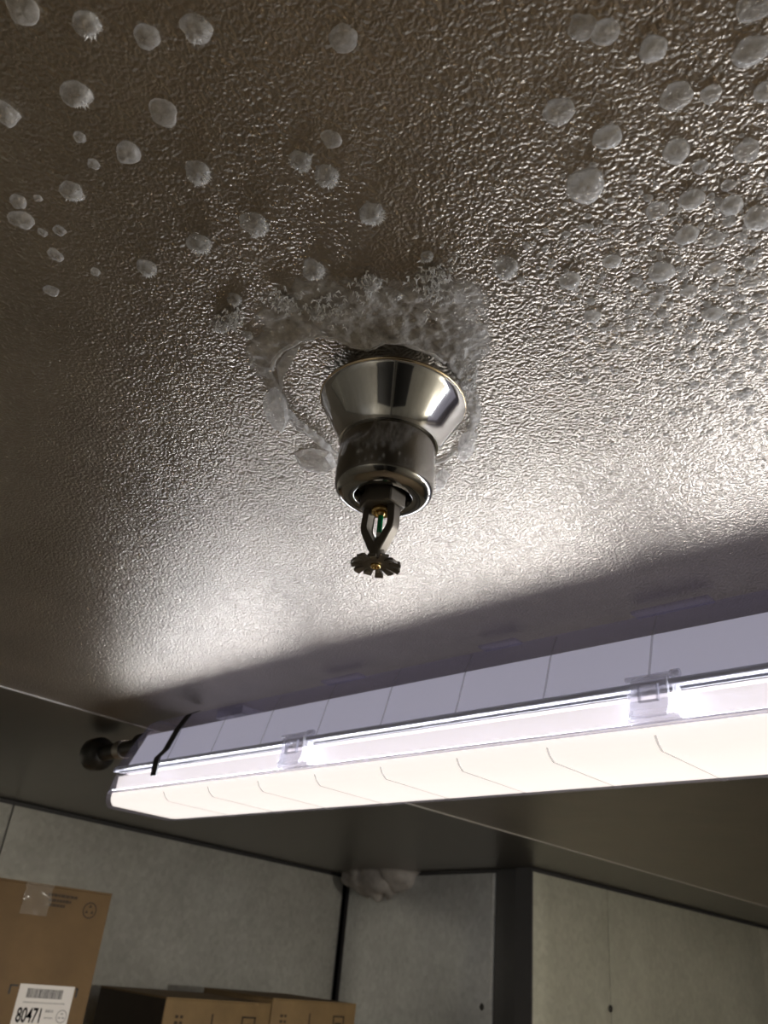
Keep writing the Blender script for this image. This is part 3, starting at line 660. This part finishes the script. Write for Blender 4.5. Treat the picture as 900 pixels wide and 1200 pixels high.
bars('fine_print', fine(.12, .88, .255, .275, 1, 1)+fine(.56, .70, .36, .40, 1, 2)+fine(.56, .72, .47, .49, 1, 3)+fine(.06, .55, .64, .68, 1, 4)+fine(.06, .52, .76, .80, 1, 5)+fine(.76, .90, .70, .76, 1, 6)+fine(.72, .98, .82, .83, 1, 7), M_GREYINK, lab)
def ringmark(name, y, z, r0, r1, x, m, par, n=28):
    bm = bmesh.new(); A = [[bm.verts.new((x, y+r*math.cos(2*math.pi*i/n), z+r*math.sin(2*math.pi*i/n))) for i in range(n)] for r in (r0, r1)]
    for i in range(n): bm.faces.new((A[0][i], A[0][(i+1) % n], A[1][(i+1) % n], A[1][i]))
    return bm
bm = ringmark('seal', yl0+W*.87, zt-W*.45, W*.085, W*.10, xk+.0003, M_GREYINK, lab)
for a in range(3):
    th = a*2.094+1.57; box(bm, xk, xk+.0003, yl0+W*.87+W*.04*math.cos(th)-W*.02, yl0+W*.87+W*.04*math.cos(th)+W*.02, zt-W*.45+W*.04*math.sin(th)-W*.012, zt-W*.45+W*.04*math.sin(th)+W*.012)
obj('seal_mark', bm, M_GREYINK, lab, False)
# print on the carton itself
y, z = at(105, 1067); bm = ringmark('m', y, z, .0125, .0150, X1+.0004, M_INK, b1)
for a in range(3):
    th = a*2.094+1.57; prism(bm, [(y+.007*math.cos(th)+.0042*math.cos(th+q), z+.007*math.sin(th)+.0042*math.sin(th+q)) for q in (0, 2.1, 4.2)], X1+.0001, X1+.0004, lambda a_, b_, t: Vector((t, a_, b_)))
obj('round_mark', bm, M_INK, b1, False)
bm = bmesh.new()
for (px0, py0), (px1, py1) in (((57, 1048), (91, 1052.5)), ((57, 1054), (83, 1058)), ((57, 1060), (76, 1062.5))):
    ya, za = at(px0, py0); yb, zb = at(px1, py1); rr = random.Random(px1); t = ya
    while t < yb: wv = rr.uniform(.004, .009); face_quad(bm, X1, t, min(yb, t+wv), (za+zb)/2-.0026, (za+zb)/2+.0026); t += wv+.0012
obj('printed_lines', bm, M_INK, b1, False)
bm = bmesh.new()
y, z = at(12, 1153); face_quad(bm, X1, y, y+.016, z-.003, z); face_quad(bm, X1, y, y+.0035, z-.016, z)
y, z = at(92, 1158); face_quad(bm, X1, y-.006, y, z-.003, z); face_quad(bm, X1, y-.0035, y, z-.016, z)
obj('corner_marks', bm, M_BLKINK, b1, False)
bm = bmesh.new(); ya, za = at(31, 1036); yb, zb = at(54, 1074); g = [[None]*9 for _ in range(9)]
for i in range(9):
    for j in range(9):
        yy = ya+(yb-ya)*i/8+.004*noise.noise(Vector((i*.7, j*.7, 2))); zz = Z(.088)+(zb-Z(.088))*j/8
        g[i][j] = bm.verts.new((X1+.001+.008*abs(noise.noise(Vector((i*.9, j*.9, 8)))), yy, zz))
for i in range(8):
    for j in range(8): bm.faces.new((g[i][j], g[i+1][j], g[i+1][j+1], g[i][j+1]))
obj('clear_tape', bm, M_TAPE, b1, True, 'crinkled clear packing tape')
# smaller cartons
X2 = -1.86
def at2(px, py): p = onx(px, py, X2); return p.y, p.z-ZC
ya, za = at2(195, 1173); yb, zb = at2(319.5, 1172); yc, zc2 = at2(418, 1174)
def small(name, y0, y1, ztop, label):
    e = carton(name, X2-.30, X2, y0, y1, ZS, ztop, M_CARD2, label)
    bm = bmesh.new(); Wc = y1-y0; zz = Z(ztop)
    face_quad(bm, X2, y0+Wc*.72, y0+Wc*.86, zz-.034, zz-.030); face_quad(bm, X2, y0+Wc*.72, y0+Wc*.735, zz-.075, zz-.030); face_quad(bm, X2, y0+Wc*.845, y0+Wc*.86, zz-.075, zz-.030); face_quad(bm, X2, y0+Wc*.75, y0+Wc*.83, zz-.050, zz-.046)
    face_quad(bm, X2, y0+Wc*.43, y0+Wc*.445, zz-.075, zz-.028)
    for q in range(4):
        face_quad(bm, X2, y0+Wc*.10, y0+Wc*.13, zz-.040-q*.012, zz-.034-q*.012); face_quad(bm, X2, y0+Wc*.145, y0+Wc*.17, zz-.040-q*.012, zz-.034-q*.012)
    obj('printed_marks', bm, M_INK, e, False); return e
c1 = small('cardboard_carton', ya, yb-.002, (za+zb)/2, 'low tan carton with its shaded end coloured dark beside the tall box')
c2 = small('cardboard_carton', yb+.002, yc, (zb+zc2)/2, 'low tan carton next to the corner of the walls')
bm = bmesh.new(); box(bm, X2-.298, X2-.002, ya-.0012, ya-.0002, Z(ZS)+.002, Z((za+zb)/2)-.004); obj('end_shade_sheet', bm, M_CARDSHADE, c1, False, 'shade on the carton end, put in as a dark brown sheet')  # shade on the carton's end, put in as a dark sheet
